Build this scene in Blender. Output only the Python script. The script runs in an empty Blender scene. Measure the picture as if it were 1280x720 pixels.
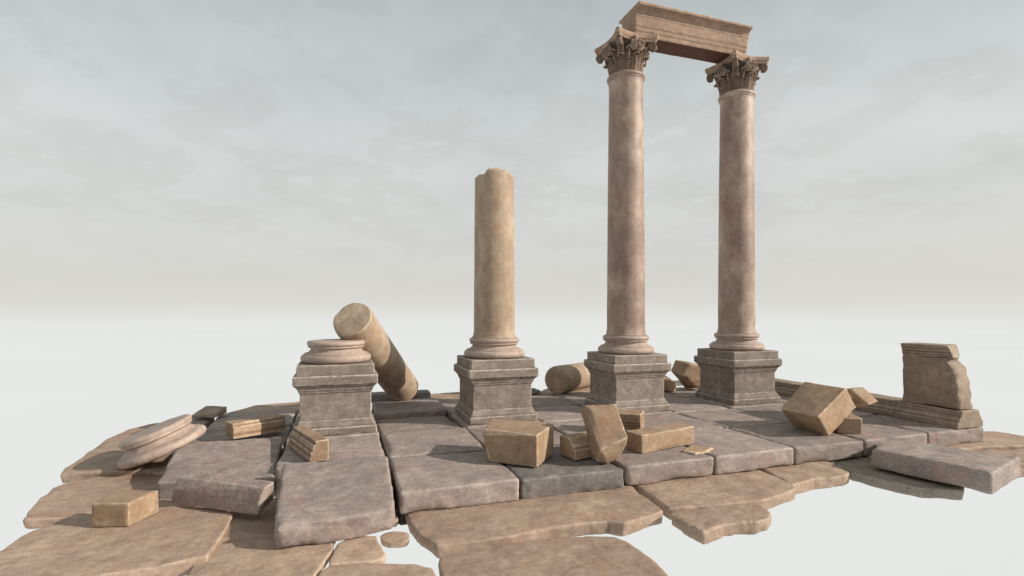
import bpy, bmesh, math, random
import numpy as np
from mathutils import Vector, Matrix, Euler

R = math.radians
scene = bpy.context.scene
COL = scene.collection
random.seed(7)
RNG = np.random.default_rng(11)

# ------------------------------------------------------------------ camera frame (world axes follow the paving grid)
F, EYE, YAW, HY = 640.0, 1.7, R(71.4 - 90), 388.0
def G(px, py, z=0.0):
    """point of the horizontal plane at height z seen at a pixel of the photograph"""
    x, y, zz = (px - 640) / F, 1.0, -(py - HY) / F
    c, s = math.cos(YAW), math.sin(YAW)
    t = (z - EYE) / zz
    return Vector(((c * x - s * y) * t, (s * x + c * y) * t, z))
def GG(pts, z): return [G(a, b, z) for a, b in pts]

# ------------------------------------------------------------------ numpy noise
_perm = RNG.permutation(256); _perm = np.concatenate([_perm, _perm, _perm])
_grad = RNG.normal(size=(256, 3)); _grad /= np.linalg.norm(_grad, axis=1)[:, None]
def perlin(p):
    i = np.floor(p).astype(int); f = p - i; i &= 255
    u = f * f * f * (f * (f * 6 - 15) + 10)
    out = 0
    for dx in (0, 1):
        for dy in (0, 1):
            for dz in (0, 1):
                h = _perm[_perm[_perm[i[:, 0] + dx] + i[:, 1] + dy] + i[:, 2] + dz]
                g = _grad[h]; d = f - np.array([dx, dy, dz])
                n = (g * d).sum(1)
                w = (u[:, 0] if dx else 1 - u[:, 0]) * (u[:, 1] if dy else 1 - u[:, 1]) * (u[:, 2] if dz else 1 - u[:, 2])
                out = out + n * w
    return out
def fbm(p, o=3):
    r = 0; a = 1
    for k in range(o): r = r + a * perlin(p * 2 ** k + 17.3 * k); a *= .5
    return r
def sstep(a, b, x):
    t = np.clip((x - a) / (b - a), 0, 1); return t * t * (3 - 2 * t)

# ------------------------------------------------------------------ node helpers / materials
def newmat(name):
    m = bpy.data.materials.new(name); m.use_nodes = True
    nt = m.node_tree; nt.nodes.clear(); return m, nt
def N(nt, t, **k):
    n = nt.nodes.new(t)
    for a, b in k.items():
        if a.startswith('_'): setattr(n, a[1:], b)
        else: n.inputs[a.replace('__', ' ')].default_value = b
    return n
def ramp(nt, stops, interp='LINEAR'):
    n = nt.nodes.new('ShaderNodeValToRGB'); cr = n.color_ramp; cr.interpolation = interp
    while len(cr.elements) < len(stops): cr.elements.new(.5)
    for e, (p, c) in zip(cr.elements, stops):
        e.position = p; e.color = (*c, 1) if len(c) == 3 else c
    return n
def mix(nt, a, b, fac, mode='MIX'):
    n = nt.nodes.new('ShaderNodeMix'); n.data_type = 'RGBA'; n.blend_type = mode
    for s, v in ((0, fac), (6, a), (7, b)):
        if hasattr(v, 'is_linked') or hasattr(v, 'links'): nt.links.new(v, n.inputs[s])
        elif s == 0: n.inputs[0].default_value = v
        else: n.inputs[s].default_value = (*v, 1)
    return n.outputs[2]

def stone_mat(name, dark, mid, light, wear=(.5, .45, .4), stain=(.12, .1, .09), scale=1.0, bump=.5, grain=.25, wearamt=.5,
              rough=.82, varv=.12, rust=None, vertical=False, stain_amt=.5):
    m, nt = newmat(name); L = nt.links.new
    tc = N(nt, 'ShaderNodeTexCoord'); oi = N(nt, 'ShaderNodeObjectInfo')
    off = N(nt, 'ShaderNodeVectorMath', _operation='SCALE'); off.inputs[0].default_value = (31, 47, 23)
    L(oi.outputs['Random'], off.inputs['Scale'])
    add = N(nt, 'ShaderNodeVectorMath', _operation='ADD'); L(tc.outputs['Object'], add.inputs[0]); L(off.outputs[0], add.inputs[1])
    mp = N(nt, 'ShaderNodeMapping'); L(add.outputs[0], mp.inputs['Vector'])
    mp.inputs['Scale'].default_value = (1, 1, .62) if vertical else (1, 1, 1)
    V = mp.outputs[0]
    def noise(sc, det=6, ro=.6, dist=0.0, v=V):
        n = N(nt, 'ShaderNodeTexNoise', Scale=sc * scale, Detail=det, Roughness=ro, Distortion=dist)
        L(v, n.inputs['Vector']); return n.outputs['Fac']
    big = noise(1.7, 5, .6, .6); medn = noise(6.5, 9, .68, .4); fine = noise(38, 5, .7); grn = noise(140, 3, .7)
    c = ramp(nt, [(.33, dark), (.5, mid), (.66, light)]); L(medn, c.inputs[0])
    col = c.outputs[0]
    r2 = ramp(nt, [(.36, (0, 0, 0)), (.66, (1, 1, 1))]); L(big, r2.inputs[0])
    col = mix(nt, col, stain, mth(nt, 'MULTIPLY', inv(nt, r2.outputs[0]), stain_amt))
    if rust:
        rn = noise(3.1, 7, .7, 1.2); rr = ramp(nt, [(.53, (0, 0, 0)), (.68, (1, 1, 1))]); L(rn, rr.inputs[0])
        col = mix(nt, col, rust, mth(nt, 'MULTIPLY', rr.outputs[0], .65))
    # grain
    gr = ramp(nt, [(.3, (1 - grain,) * 3), (.7, (1 + grain,) * 3)]); L(fine, gr.inputs[0])
    col = mix(nt, col, gr.outputs[0], 1.0, 'MULTIPLY')
    g2 = ramp(nt, [(.3, (1 - grain * .7,) * 3), (.7, (1 + grain * .7,) * 3)]); L(grn, g2.inputs[0])
    col = mix(nt, col, g2.outputs[0], 1.0, 'MULTIPLY')
    sm_ = N(nt, 'ShaderNodeMapping'); L(V, sm_.inputs['Vector']); sm_.inputs['Rotation'].default_value = (.4, .5, .7); sm_.inputs['Scale'].default_value = (5, 22, 22)
    sn = N(nt, 'ShaderNodeTexNoise', Scale=1.3 * scale, Detail=6, Roughness=.7); L(sm_.outputs[0], sn.inputs['Vector'])
    sr = ramp(nt, [(.32, (1 - grain * .75,) * 3), (.68, (1 + grain * .75,) * 3)]); L(sn.outputs['Fac'], sr.inputs[0])
    col = mix(nt, col, sr.outputs[0], 1.0, 'MULTIPLY')
    # pale flecks
    vo = N(nt, 'ShaderNodeTexVoronoi', Scale=34 * scale); L(V, vo.inputs['Vector'])
    fr = ramp(nt, [(.05, (1, 1, 1)), (.13, (0, 0, 0))]); L(vo.outputs['Distance'], fr.inputs[0])
    fm = ramp(nt, [(.56, (0, 0, 0)), (.62, (1, 1, 1))]); L(noise(9, 2), fm.inputs[0])
    col = mix(nt, col, wear, mth(nt, 'MULTIPLY', mth(nt, 'MULTIPLY', fr.outputs[0], fm.outputs[0]), .55))
    # worn pale edges and darker hollows
    geo = N(nt, 'ShaderNodeNewGeometry')
    pe = ramp(nt, [(.515, (0, 0, 0)), (.60, (1, 1, 1))]); L(geo.outputs['Pointiness'], pe.inputs[0])
    ea = N(nt, 'ShaderNodeAttribute', _attribute_name='edge_wear'); wn = ramp(nt, [(.42, (.05, .05, .05)), (.60, (1, 1, 1))]); L(noise(11, 5, .7), wn.inputs[0])
    em = mth(nt, 'MINIMUM', mth(nt, 'ADD', mth(nt, 'MULTIPLY', mth(nt, 'MULTIPLY', ea.outputs['Fac'], wn.outputs[0]), wearamt * 1.25), mth(nt, 'MULTIPLY', mth(nt, 'MULTIPLY', pe.outputs[0], medn), wearamt)), .85)
    col = mix(nt, col, wear, em)
    pd = ramp(nt, [(.40, (1, 1, 1)), (.485, (0, 0, 0))]); L(geo.outputs['Pointiness'], pd.inputs[0])
    col = mix(nt, col, tuple(x * .4 for x in stain), mth(nt, 'MULTIPLY', pd.outputs[0], .6))
    da = N(nt, 'ShaderNodeAttribute', _attribute_name='crease_dark')
    col = mix(nt, col, tuple(x * .35 for x in stain), mth(nt, 'MULTIPLY', da.outputs['Fac'], .55))
    # per-object value
    vr = N(nt, 'ShaderNodeMapRange'); L(oi.outputs['Random'], vr.inputs['Value'])
    vr.inputs['To Min'].default_value = 1 - varv; vr.inputs['To Max'].default_value = 1 + varv
    hsv = N(nt, 'ShaderNodeHueSaturation'); L(col, hsv.inputs['Color']); L(vr.outputs[0], hsv.inputs['Value'])
    bs = N(nt, 'ShaderNodeBsdfPrincipled', Roughness=rough)
    bs.inputs['Specular IOR Level'].default_value = .35
    L(hsv.outputs[0], bs.inputs['Base Color'])
    hsum = mth(nt, 'ADD', mth(nt, 'MULTIPLY', medn, .9), mth(nt, 'ADD', mth(nt, 'MULTIPLY', fine, .35), mth(nt, 'MULTIPLY', grn, .12)))
    bp = N(nt, 'ShaderNodeBump', Strength=bump, Distance=.012); L(hsum, bp.inputs['Height']); L(bp.outputs[0], bs.inputs['Normal'])
    out = N(nt, 'ShaderNodeOutputMaterial'); L(bs.outputs[0], out.inputs['Surface'])
    return m
def mth(nt, op, a, b):
    n = nt.nodes.new('ShaderNodeMath'); n.operation = op
    for s, v in ((0, a), (1, b)):
        if isinstance(v, (int, float)): n.inputs[s].default_value = v
        else: nt.links.new(v, n.inputs[s])
    return n.outputs[0]
def inv(nt, a): return mth(nt, 'SUBTRACT', 1.0, a)

M = {}
M['slab'] = stone_mat('mauve_paving_stone', (.230, .180, .155), (.312, .248, .216), (.395, .322, .282), wear=(.50, .44, .40), stain=(.165, .145, .14), rust=(.33, .20, .155), bump=.5, stain_amt=.5, grain=.2)
M['slab_rose'] = stone_mat('rose_beam_stone', (.27, .205, .175), (.36, .28, .24), (.44, .355, .31), wear=(.55, .48, .43), stain=(.20, .155, .14), rust=(.36, .20, .15), bump=.5, stain_amt=.4, grain=.25)
M['slab_dark'] = stone_mat('grey_paving_stone', (.13, .113, .105), (.18, .157, .145), (.24, .21, .19), wear=(.36, .32, .29), stain=(.10, .092, .09), bump=.55)
M['slab_olive'] = stone_mat('grey_brown_flagstone', (.215, .178, .140), (.28, .235, .188), (.34, .29, .235), wear=(.44, .38, .31), stain=(.17, .145, .12), bump=.45)
M['tan'] = stone_mat('tan_flagstone', (.275, .192, .140), (.385, .277, .205), (.465, .355, .272), wear=(.58, .48, .38), stain=(.27, .185, .137), rust=(.35, .21, .14), bump=.45, stain_amt=.6, grain=.16, scale=.8)
M['block'] = stone_mat('ochre_block_stone', (.27, .180, .115), (.355, .248, .165), (.43, .318, .222), wear=(.64, .53, .40), stain=(.225, .145, .088), rust=(.34, .185, .10), bump=.3, scale=1.1, stain_amt=.6, wearamt=.8, grain=.15)
M['wallst'] = stone_mat('brown_wall_stone', (.225, .165, .118), (.305, .230, .168), (.375, .295, .222), wear=(.52, .44, .35), stain=(.165, .125, .095), bump=.3, scale=1.0, grain=.16)
M['ped'] = stone_mat('grey_pedestal_stone', (.162, .130, .106), (.240, .198, .165), (.325, .276, .235), wear=(.46, .40, .35), stain=(.145, .116, .097), bump=.22, scale=1.1, grain=.2, wearamt=1.1)
M['shaft'] = stone_mat('rose_column_marble', (.24, .163, .12), (.368, .272, .212), (.485, .385, .31), wear=(.52, .44, .37), stain=(.175, .112, .088), rust=(.29, .165, .125), bump=.10, scale=.75, grain=.09, rough=.55, vertical=True, stain_amt=.65, varv=.04)
M['shaft_tan'] = stone_mat('sandy_column_marble', (.28, .20, .137), (.385, .295, .213), (.48, .385, .29), wear=(.55, .46, .34), stain=(.235, .16, .103), rust=(.34, .21, .12), bump=.12, scale=.9, grain=.1, rough=.6, vertical=True, varv=.04, stain_amt=.6)
M['base'] = stone_mat('pale_base_marble', (.33, .245, .20), (.42, .325, .27), (.50, .40, .34), wear=(.55, .47, .40), stain=(.26, .185, .145), bump=.12, scale=1.2, grain=.1, rough=.6, varv=.04)
M['bell_shade'] = stone_mat('capital_bell_shade', (.05, .032, .024), (.075, .05, .038), (.10, .07, .055), wear=(.2, .15, .12), stain=(.04, .025, .02), bump=.2, scale=2, varv=.03)  # shade of the gaps behind the leaves, painted into the bell colour
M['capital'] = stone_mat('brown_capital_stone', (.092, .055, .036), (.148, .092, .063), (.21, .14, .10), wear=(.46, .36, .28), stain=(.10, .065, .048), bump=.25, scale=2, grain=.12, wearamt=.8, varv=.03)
M['lintel'] = stone_mat('rose_brown_lintel_stone', (.24, .145, .095), (.325, .21, .145), (.41, .285, .205), wear=(.55, .45, .36), stain=(.215, .14, .10), bump=.25, scale=1.2, grain=.15, varv=.03)
M['soffit'] = stone_mat('red_brown_shaded_soffit', (.06, .021, .010), (.088, .032, .016), (.125, .05, .027), wear=(.12, .06, .035), stain=(.055, .02, .011), bump=.3, scale=1.4, varv=.03)  # underside shade of the lintel painted in as a darker colour

# ------------------------------------------------------------------ object helpers
def link(name, me, mat=None, parent=None, loc=None):
    o = bpy.data.objects.new(name, me); COL.objects.link(o)
    if mat is not None and me is not None and not me.materials: me.materials.append(mat)
    if parent is not None: o.parent = parent
    if loc is not None: o.location = loc
    return o
def tag(o, label=None, cat=None, group=None, kind=None):
    if label: o['label'] = label
    if cat: o['category'] = cat
    if group: o['group'] = group
    if kind: o['kind'] = kind
    return o
def empty(name, loc=(0, 0, 0), rz=0):
    o = bpy.data.objects.new(name, None); COL.objects.link(o); o.location = loc; o.rotation_euler = (0, 0, rz)
    o.empty_display_size = .2; return o
def bm_mesh(bm, name='m'):
    bmesh.ops.recalc_face_normals(bm, faces=bm.faces)
    me = bpy.data.meshes.new(name); bm.to_mesh(me); bm.free(); return me
def smooth(me):
    me.polygons.foreach_set('use_smooth', [True] * len(me.polygons)); me.update(); return me

SEED = [0]
def seg_dist(co, segs):
    dist = np.full(len(co), 9.0)
    for a, b in segs:
        ab = b - a; t = np.clip(((co - a) @ ab) / max(ab @ ab, 1e-9), 0, 1)
        dist = np.minimum(dist, np.linalg.norm(co - (a + t[:, None] * ab), axis=1))
    return dist
def weather(me, segs=None, amp=.006, chip=.02, chipw=.05, freq=3.0, edge_round=0.0, flat=1.0, pits=0.0):
    """push the vertices of a dense mesh along their normals: undulation everywhere, chips near the sharp edges"""
    SEED[0] += 1
    n = len(me.vertices); co = np.empty(n * 3); me.vertices.foreach_get('co', co); co = co.reshape(-1, 3)
    no = np.empty(n * 3); me.vertex_normals.foreach_get('vector', no); no = no.reshape(-1, 3)
    s = np.array([SEED[0] * 7.31 % 97, SEED[0] * 3.17 % 89, SEED[0] * 5.71 % 83])
    d = amp * (fbm(co * freq + s, 3) * 1.1 + .35 * fbm(co * freq * 5 + s, 2))
    if segs is not None and len(segs):
        dist = np.full(n, 9.0)
        for a, b in segs:
            ab = b - a; t = np.clip(((co - a) @ ab) / max(ab @ ab, 1e-9), 0, 1)
            dist = np.minimum(dist, np.linalg.norm(co - (a + t[:, None] * ab), axis=1))
        e = np.exp(-(dist / chipw) ** 2)
        ch = sstep(.0, .5, perlin(co * 2.1 + s + 9)) + .35 * sstep(.12, .5, perlin(co * 6 + s + 3)) + .12 * sstep(.0, .5, perlin(co * 22 + s))
        d = d - chip * e * ch
    if pits:
        d = d - pits * sstep(.25, .55, perlin(co * 14 + s + 40))
    co = co + no * d[:, None]
    me.vertices.foreach_set('co', co.ravel()); me.update()
    return me

def rock(bm, voxel=.02, bevel=.014, amp=.006, chip=.02, chipw=.05, freq=3.0, sm=1, name='stone', ang=22, pits=0.0):
    """sharp solid -> bevelled, remeshed, weathered dense stone mesh"""
    bmesh.ops.remove_doubles(bm, verts=bm.verts, dist=1e-4)
    bmesh.ops.recalc_face_normals(bm, faces=bm.faces)
    sharp = [e for e in bm.edges if len(e.link_faces) == 2 and e.calc_face_angle(0) > R(ang)]
    segs = [(np.array(e.verts[0].co), np.array(e.verts[1].co)) for e in sharp if e.calc_face_angle_signed(0) > 0]
    cavs = [(np.array(e.verts[0].co), np.array(e.verts[1].co)) for e in sharp if e.calc_face_angle_signed(0) < 0]
    me = bpy.data.meshes.new(name); bm.to_mesh(me); bm.free()
    o = bpy.data.objects.new('tmp', me); COL.objects.link(o)
    if bevel:
        b = o.modifiers.new('b', 'BEVEL'); b.width = bevel; b.segments = 3; b.limit_method = 'ANGLE'; b.angle_limit = R(ang)
    r = o.modifiers.new('r', 'REMESH'); r.mode = 'VOXEL'; r.voxel_size = voxel
    if sm:
        s = o.modifiers.new('s', 'SMOOTH'); s.factor = .5; s.iterations = sm
    dg = bpy.context.evaluated_depsgraph_get()
    out = bpy.data.meshes.new_from_object(o.evaluated_get(dg))
    out.name = name
    bpy.data.objects.remove(o); bpy.data.meshes.remove(me)
    n = len(out.vertices); cc = np.empty(n * 3); out.vertices.foreach_get('co', cc); cc = cc.reshape(-1, 3)
    for nm, sg, wd in (('edge_wear', segs, max(.010, voxel * 1.0)), ('crease_dark', cavs, max(.012, voxel * 1.3))):
        at = out.attributes.new(nm, 'FLOAT', 'POINT')
        at.data.foreach_set('value', (np.exp(-(seg_dist(cc, sg) / wd) ** 2) if sg else np.zeros(n)).astype(np.float32))
    weather(out, segs, amp, chip, chipw, freq, pits=pits)
    return smooth(out)

def prism(top, thick, bottom_in=0.0):
    """solid under an outline of 3D points; thick downwards"""
    bm = bmesh.new()
    c = sum(top, Vector()) / len(top)
    t = [bm.verts.new(p) for p in top]
    b = [bm.verts.new((p + (c - p).normalized() * bottom_in) - Vector((0, 0, thick))) for p in top]
    bm.faces.new(t); bm.faces.new(list(reversed(b)))
    n = len(t)
    for i in range(n): bm.faces.new((t[i], b[i], b[(i + 1) % n], t[(i + 1) % n]))
    return bm
def hull(pts):
    bm = bmesh.new()
    for p in pts: bm.verts.new(p)
    r = bmesh.ops.convex_hull(bm, input=bm.verts)
    bmesh.ops.delete(bm, geom=list({g for g in r['geom_interior'] + r['geom_unused'] if isinstance(g, bmesh.types.BMVert)}), context='VERTS')
    bmesh.ops.dissolve_limit(bm, angle_limit=R(2), verts=bm.verts, edges=bm.edges)
    return bm
def place(name, bm, mat, label, cat, group=None, **k):
    """top-level stone: origin at its base centre"""
    xs = [v.co for v in bm.verts]
    c = sum(xs, Vector()) / len(xs); c.z = min(v.z for v in xs)
    bmesh.ops.translate(bm, verts=bm.verts, vec=-c)
    me = rock(bm, name=name, **k); me.materials.append(M[mat])
    return tag(link(name, me, loc=c), label, cat, group)
def box_pts(c, ux, uy, uz):
    return [Vector(c) + sx * Vector(ux) + sy * Vector(uy) + sz * Vector(uz) for sx in (0, 1) for sy in (0, 1) for sz in (0, 1)]

def rough_outline(pts, step=.16, amp=.02, seed=0):
    """subdivide an outline and make it wander"""
    rnd = random.Random(seed); out = []
    n = len(pts)
    for i in range(n):
        a, b = pts[i], pts[(i + 1) % n]; L = (b - a).length; k = max(1, int(L / step))
        nrm = Vector((-(b - a).y, (b - a).x, 0)).normalized()
        for j in range(k):
            p = a.lerp(b, j / k)
            if j: p = p + nrm * rnd.uniform(-amp, amp)
            out.append(p)
    return out

# ------------------------------------------------------------------ world: pale overcast sky over haze
SUN = Vector((.775, -.45, .435)).normalized()
w = bpy.data.worlds.new('World'); scene.world = w; w.use_nodes = True
nt = w.node_tree; nt.nodes.clear(); L = nt.links.new
sky = N(nt, 'ShaderNodeTexSky', _sky_type='NISHITA', _sun_disc=False)
sky.sun_elevation = math.asin(SUN.z); sky.sun_rotation = math.atan2(SUN.x, SUN.y); sky.dust_density = 4; sky.air_density = 1
tc = N(nt, 'ShaderNodeTexCoord'); sep = N(nt, 'ShaderNodeSeparateXYZ'); L(tc.outputs['Generated'], sep.inputs[0])
Z = sep.outputs['Z']
grad = ramp(nt, [(0.0, (.735, .735, .705)), (.014, (.700, .695, .665)), (.045, (.655, .648, .618)), (.14, (.635, .635, .612)), (.29, (.618, .634, .620)), (.42, (.545, .578, .570)), (.54, (.455, .492, .495)), (1.0, (.39, .43, .44))])
L(Z, grad.inputs[0])
# clouds projected on a flat layer
den = mth(nt, 'ADD', mth(nt, 'MAXIMUM', Z, 0.0), .26)
cx = mth(nt, 'DIVIDE', sep.outputs['X'], den); cy = mth(nt, 'DIVIDE', sep.outputs['Y'], den)
cmb = N(nt, 'ShaderNodeCombineXYZ'); L(cx, cmb.inputs[0]); L(cy, cmb.inputs[1])
cn = N(nt, 'ShaderNodeTexNoise', Scale=1.5, Detail=9, Roughness=.55, Distortion=.2); L(cmb.outputs[0], cn.inputs['Vector'])
cr = ramp(nt, [(.34, (.935, .935, .935)), (.50, (1.0, 1.0, 1.0)), (.68, (1.06, 1.06, 1.055))]); L(cn.outputs['Fac'], cr.inputs[0])
cn2 = N(nt, 'ShaderNodeTexNoise', Scale=3.4, Detail=10, Roughness=.56, Distortion=.15); L(cmb.outputs[0], cn2.inputs['Vector'])
cr2 = ramp(nt, [(.47, (1, 1, 1)), (.54, (.945, .935, .925)), (.62, (.96, .95, .94)), (.66, (1.03, 1.03, 1.02))]); L(cn2.outputs['Fac'], cr2.inputs[0])
zf = N(nt, 'ShaderNodeMapRange', _interpolation_type='SMOOTHSTEP'); L(Z, zf.inputs['Value']); zf.inputs['From Min'].default_value = .02; zf.inputs['From Max'].default_value = .26; zf.inputs['To Min'].default_value = .12
cloud = mix(nt, mix(nt, grad.outputs[0], cr.outputs[0], zf.outputs[0], 'MULTIPLY'), cr2.outputs[0], mth(nt, 'MULTIPLY', zf.outputs[0], .8), 'MULTIPLY')
skys = mix(nt, (0, 0, 0), sky.outputs[0], .012)
tot = mix(nt, cloud, skys, 1.0, 'ADD')
bg = N(nt, 'ShaderNodeBackground', Strength=1.0); L(tot, bg.inputs['Color'])
wo = N(nt, 'ShaderNodeOutputWorld'); L(bg.outputs[0], wo.inputs['Surface'])

sd = bpy.data.lights.new('sun', 'SUN'); sd.energy = 5.0; sd.angle = R(.9); sd.color = (1.0, .925, .82)
so = bpy.data.objects.new('sun', sd); COL.objects.link(so); so.rotation_euler = (-SUN).to_track_quat('-Z', 'Y').to_euler(); so.location = SUN * 30

# ground: flat disc glowing white without shadow, its distance haze painted into the colour
m, nt = newmat('white_painted_haze'); L = nt.links.new
tc = N(nt, 'ShaderNodeTexCoord'); ln = N(nt, 'ShaderNodeVectorMath', _operation='LENGTH'); L(tc.outputs['Object'], ln.inputs[0])
lg = mth(nt, 'DIVIDE', mth(nt, 'LOGARITHM', ln.outputs['Value'], 10.0), 4.0)
gr = ramp(nt, [(.0, (.80, .815, .80)), (.36, (.80, .812, .795)), (.47, (.79, .80, .78)), (.60, (.755, .758, .73)), (.8, (.735, .735, .705))]); L(lg, gr.inputs[0])
gn = N(nt, 'ShaderNodeTexNoise', Scale=.08, Detail=4); L(tc.outputs['Object'], gn.inputs['Vector'])
gm = ramp(nt, [(.3, (.985,) * 3), (.7, (1.012,) * 3)]); L(gn.outputs['Fac'], gm.inputs[0])
em = N(nt, 'ShaderNodeEmission', Strength=1.0); L(mix(nt, gr.outputs[0], gm.outputs[0], 1.0, 'MULTIPLY'), em.inputs['Color'])
out = N(nt, 'ShaderNodeOutputMaterial'); L(em.outputs[0], out.inputs['Surface'])
bm = bmesh.new()
rings = [0, 15, 40, 120, 400, 1500, 6000]
prev = None
for r in rings:
    cur = [bm.verts.new((r * math.cos(a * math.tau / 64), r * math.sin(a * math.tau / 64), 0)) for a in range(64)] if r else [bm.verts.new((0, 0, 0))]
    if prev:
        for a in range(64):
            b = (a + 1) % 64
            if len(prev) == 1: bm.faces.new((prev[0], cur[a], cur[b]))
            else: bm.faces.new((prev[a], cur[a], cur[b], prev[b]))
    prev = cur
tag(link('ground', bm_mesh(bm, 'ground'), m, loc=(0, 0, -.367)), kind='structure')

# ------------------------------------------------------------------ paving slabs on the grid
XJ = {-2: -3.1, -1: -1.90, 0: -1.90, 1: -.68, 2: .53, 3: 1.73, 4: 2.95, 5: 4.13, 6: 5.34, 7: 6.53, 8: 7.73, 9: 8.93}
YR = {'A': (4.87, 6.05), 'B': (6.075, 7.27), 'C': (7.295, 8.47), 'D': (8.49, 9.68)}
PG = 'square paving slabs of the ruined floor'
def grid_slab(col, row, label, mat='slab', dz=0.0, tx=0.0, ty=0.0, thick=None, cut=None):
    rnd = random.Random(col * 13 + ord(row))
    g = .013
    x0, x1 = XJ[col] + g, XJ[col + 1] - g; y0, y1 = YR[row]; y0 += g; y1 -= g
    j = lambda: rnd.uniform(-.008, .008)
    pts = [Vector((x0 + j(), y0 + j(), 0)), Vector((x1 + j(), y0 + j(), 0)), Vector((x1 + j(), y1 + j(), 0)), Vector((x0 + j(), y1 + j(), 0))]
    if cut: pts = [Vector((x0 + (x1 - x0) * u, y0 + (y1 - y0) * v, 0)) for u, v in cut]
    cx, cy = (x0 + x1) / 2, (y0 + y1) / 2
    for p in pts: p.z = dz + tx * (p.x - cx) + ty * (p.y - cy)
    pts = rough_outline(pts, .3, .006, col * 7 + ord(row))
    thick = thick or (.225 if row == 'A' else .355)
    bm = prism(pts, thick)
    for v in bm.verts:
        if v.co.z < -.15 and row != 'A': v.co.z = -.362
    near = row in 'AB'
    return place('paving_slab', bm, mat, label, 'paving slab', PG, voxel=.015 if near else .021, bevel=.020, amp=.009, chip=.034, chipw=.045, freq=2.4, sm=2)

grid_slab(2, 'A', 'rose paving slab with thick front edge, right of the big tilted slab, bare on top', dz=.0)
grid_slab(3, 'A', 'dark grey paving slab in the front row carrying the upright leaning block', 'slab_dark', dz=-.012, ty=.01)
grid_slab(4, 'A', 'rose front paving slab carrying the long brick-shaped block and the thin flake', dz=0)
grid_slab(5, 'A', 'front paving slab with a broken stepped front edge, just right of the thin flake', dz=.005)
grid_slab(6, 'A', 'front paving slab under the front tip of the big tumbled block', dz=0)
grid_slab(7, 'A', 'front paving slab whose corner meets the slid rectangular slab', dz=0)
grid_slab(8, 'A', 'right corner paving slab under the end of the moulded wall', dz=0)
grid_slab(1, 'B', 'paving slab before the column stump carrying a moulded fragment', dz=-.01)
grid_slab(2, 'B', 'paving slab left of the chunky pale block, crossed by its shadow', dz=.006)
grid_slab(3, 'B', 'paving slab in front of the broken column pedestal, behind the chunky pale block', dz=-.01)
grid_slab(4, 'B', 'paving slab between the broken column and the upright leaning block', dz=0)
grid_slab(5, 'B', 'paving slab in front of the left tall column pedestal, mostly bare', dz=.006)
grid_slab(6, 'B', 'paving slab crossed by the tumbled block shadow, before the right tall column', dz=-.006)
grid_slab(7, 'B', 'paving slab behind the big tumbled block on the right', dz=0)
grid_slab(8, 'B', 'paving slab along the middle of the low right wall course', dz=-.004)
grid_slab(0, 'C', 'paving slab at the left edge carrying the half shaded moulded fragment', dz=-.055)
grid_slab(1, 'C', 'paving slab directly under the column stump pedestal', dz=0)
grid_slab(2, 'C', 'sunken half shaded paving slab right of the stump pedestal', dz=-.035, ty=-.02)
grid_slab(3, 'C', 'paving slab directly under the broken column pedestal', dz=0)
grid_slab(4, 'C', 'paving slab between the broken column and left tall column pedestals', dz=-.01)
grid_slab(5, 'C', 'paving slab directly under the left tall column pedestal', dz=0)
grid_slab(6, 'C', 'paving slab between the two tall column pedestals', dz=-.012)
grid_slab(7, 'C', 'paving slab directly under the right tall column pedestal', dz=0)
grid_slab(8, 'C', 'paving slab right of the right tall column along the low wall', dz=0)
grid_slab(0, 'D', 'rearmost paving slab at the left, behind the half shaded fragment', dz=-.03)
grid_slab(1, 'D', 'rear paving slab behind the column stump', dz=-.01)
grid_slab(2, 'D', 'raised dark fronted rear paving slab at the foot of the leaning drum', dz=.055, mat='slab')
grid_slab(3, 'D', 'rear paving slab behind the broken column pedestal', dz=0)
grid_slab(4, 'D', 'rear paving slab under the near end of the fallen short drum', dz=-.006)
grid_slab(5, 'D', 'rear paving slab behind the left tall column under the fallen drum', dz=0)
grid_slab(6, 'D', 'rear paving slab under the pair of broken blocks between the tall columns', dz=-.01)
grid_slab(7, 'D', 'rear paving slab behind the right tall column', dz=0)
grid_slab(8, 'D', 'rear right corner paving slab inside the low wall', dz=0)
# far left, broken wedge of a slab
place('paving_slab', prism(rough_outline([Vector((-2.75, 8.62, -.04)), Vector((-1.99, 8.1, -.04)), Vector((-1.95, 9.6, -.04)), Vector((-2.6, 9.66, -.04))], .25, .015, 5), .32), 'slab',
      'wedge shaped paving slab at the far left edge under a small thin block', 'paving slab', PG, voxel=.022, bevel=.022, amp=.01, chip=.05, chipw=.06)

# dark boxes added under the slabs to block ground glow in the joints
m, nt = newmat('dark_glow_block'); L = nt.links.new
tc = N(nt, 'ShaderNodeTexCoord'); n1 = N(nt, 'ShaderNodeTexNoise', Scale=30, Detail=6); L(tc.outputs['Object'], n1.inputs['Vector'])
c1 = ramp(nt, [(.3, (.02, .017, .014)), (.7, (.05, .042, .034))]); L(n1.outputs['Fac'], c1.inputs[0])
b1 = N(nt, 'ShaderNodeBsdfPrincipled', Roughness=.95); L(c1.outputs[0], b1.inputs['Base Color']); o1 = N(nt, 'ShaderNodeOutputMaterial'); L(b1.outputs[0], o1.inputs['Surface'])
bm = bmesh.new()
for x0, y0, x1, y1, zt in ((.55, 4.99, 8.80, 6.10, -.14), (-.62, 6.12, 8.82, 9.60, -.13), (-1.80, 7.36, -.62, 9.60, -.15), (-1.70, 6.2, -.63, 7.34, -.31), (.44, 5.02, .548, 6.1, -.20)):
    q = [bm.verts.new((x, y, z)) for z in (-.36, zt) for x, y in ((x0, y0), (x1, y0), (x1, y1), (x0, y1))]
    for f in ((0, 3, 2, 1), (4, 5, 6, 7), (0, 1, 5, 4), (1, 2, 6, 5), (2, 3, 7, 6), (3, 0, 4, 7)): bm.faces.new([q[i] for i in f])
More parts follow.
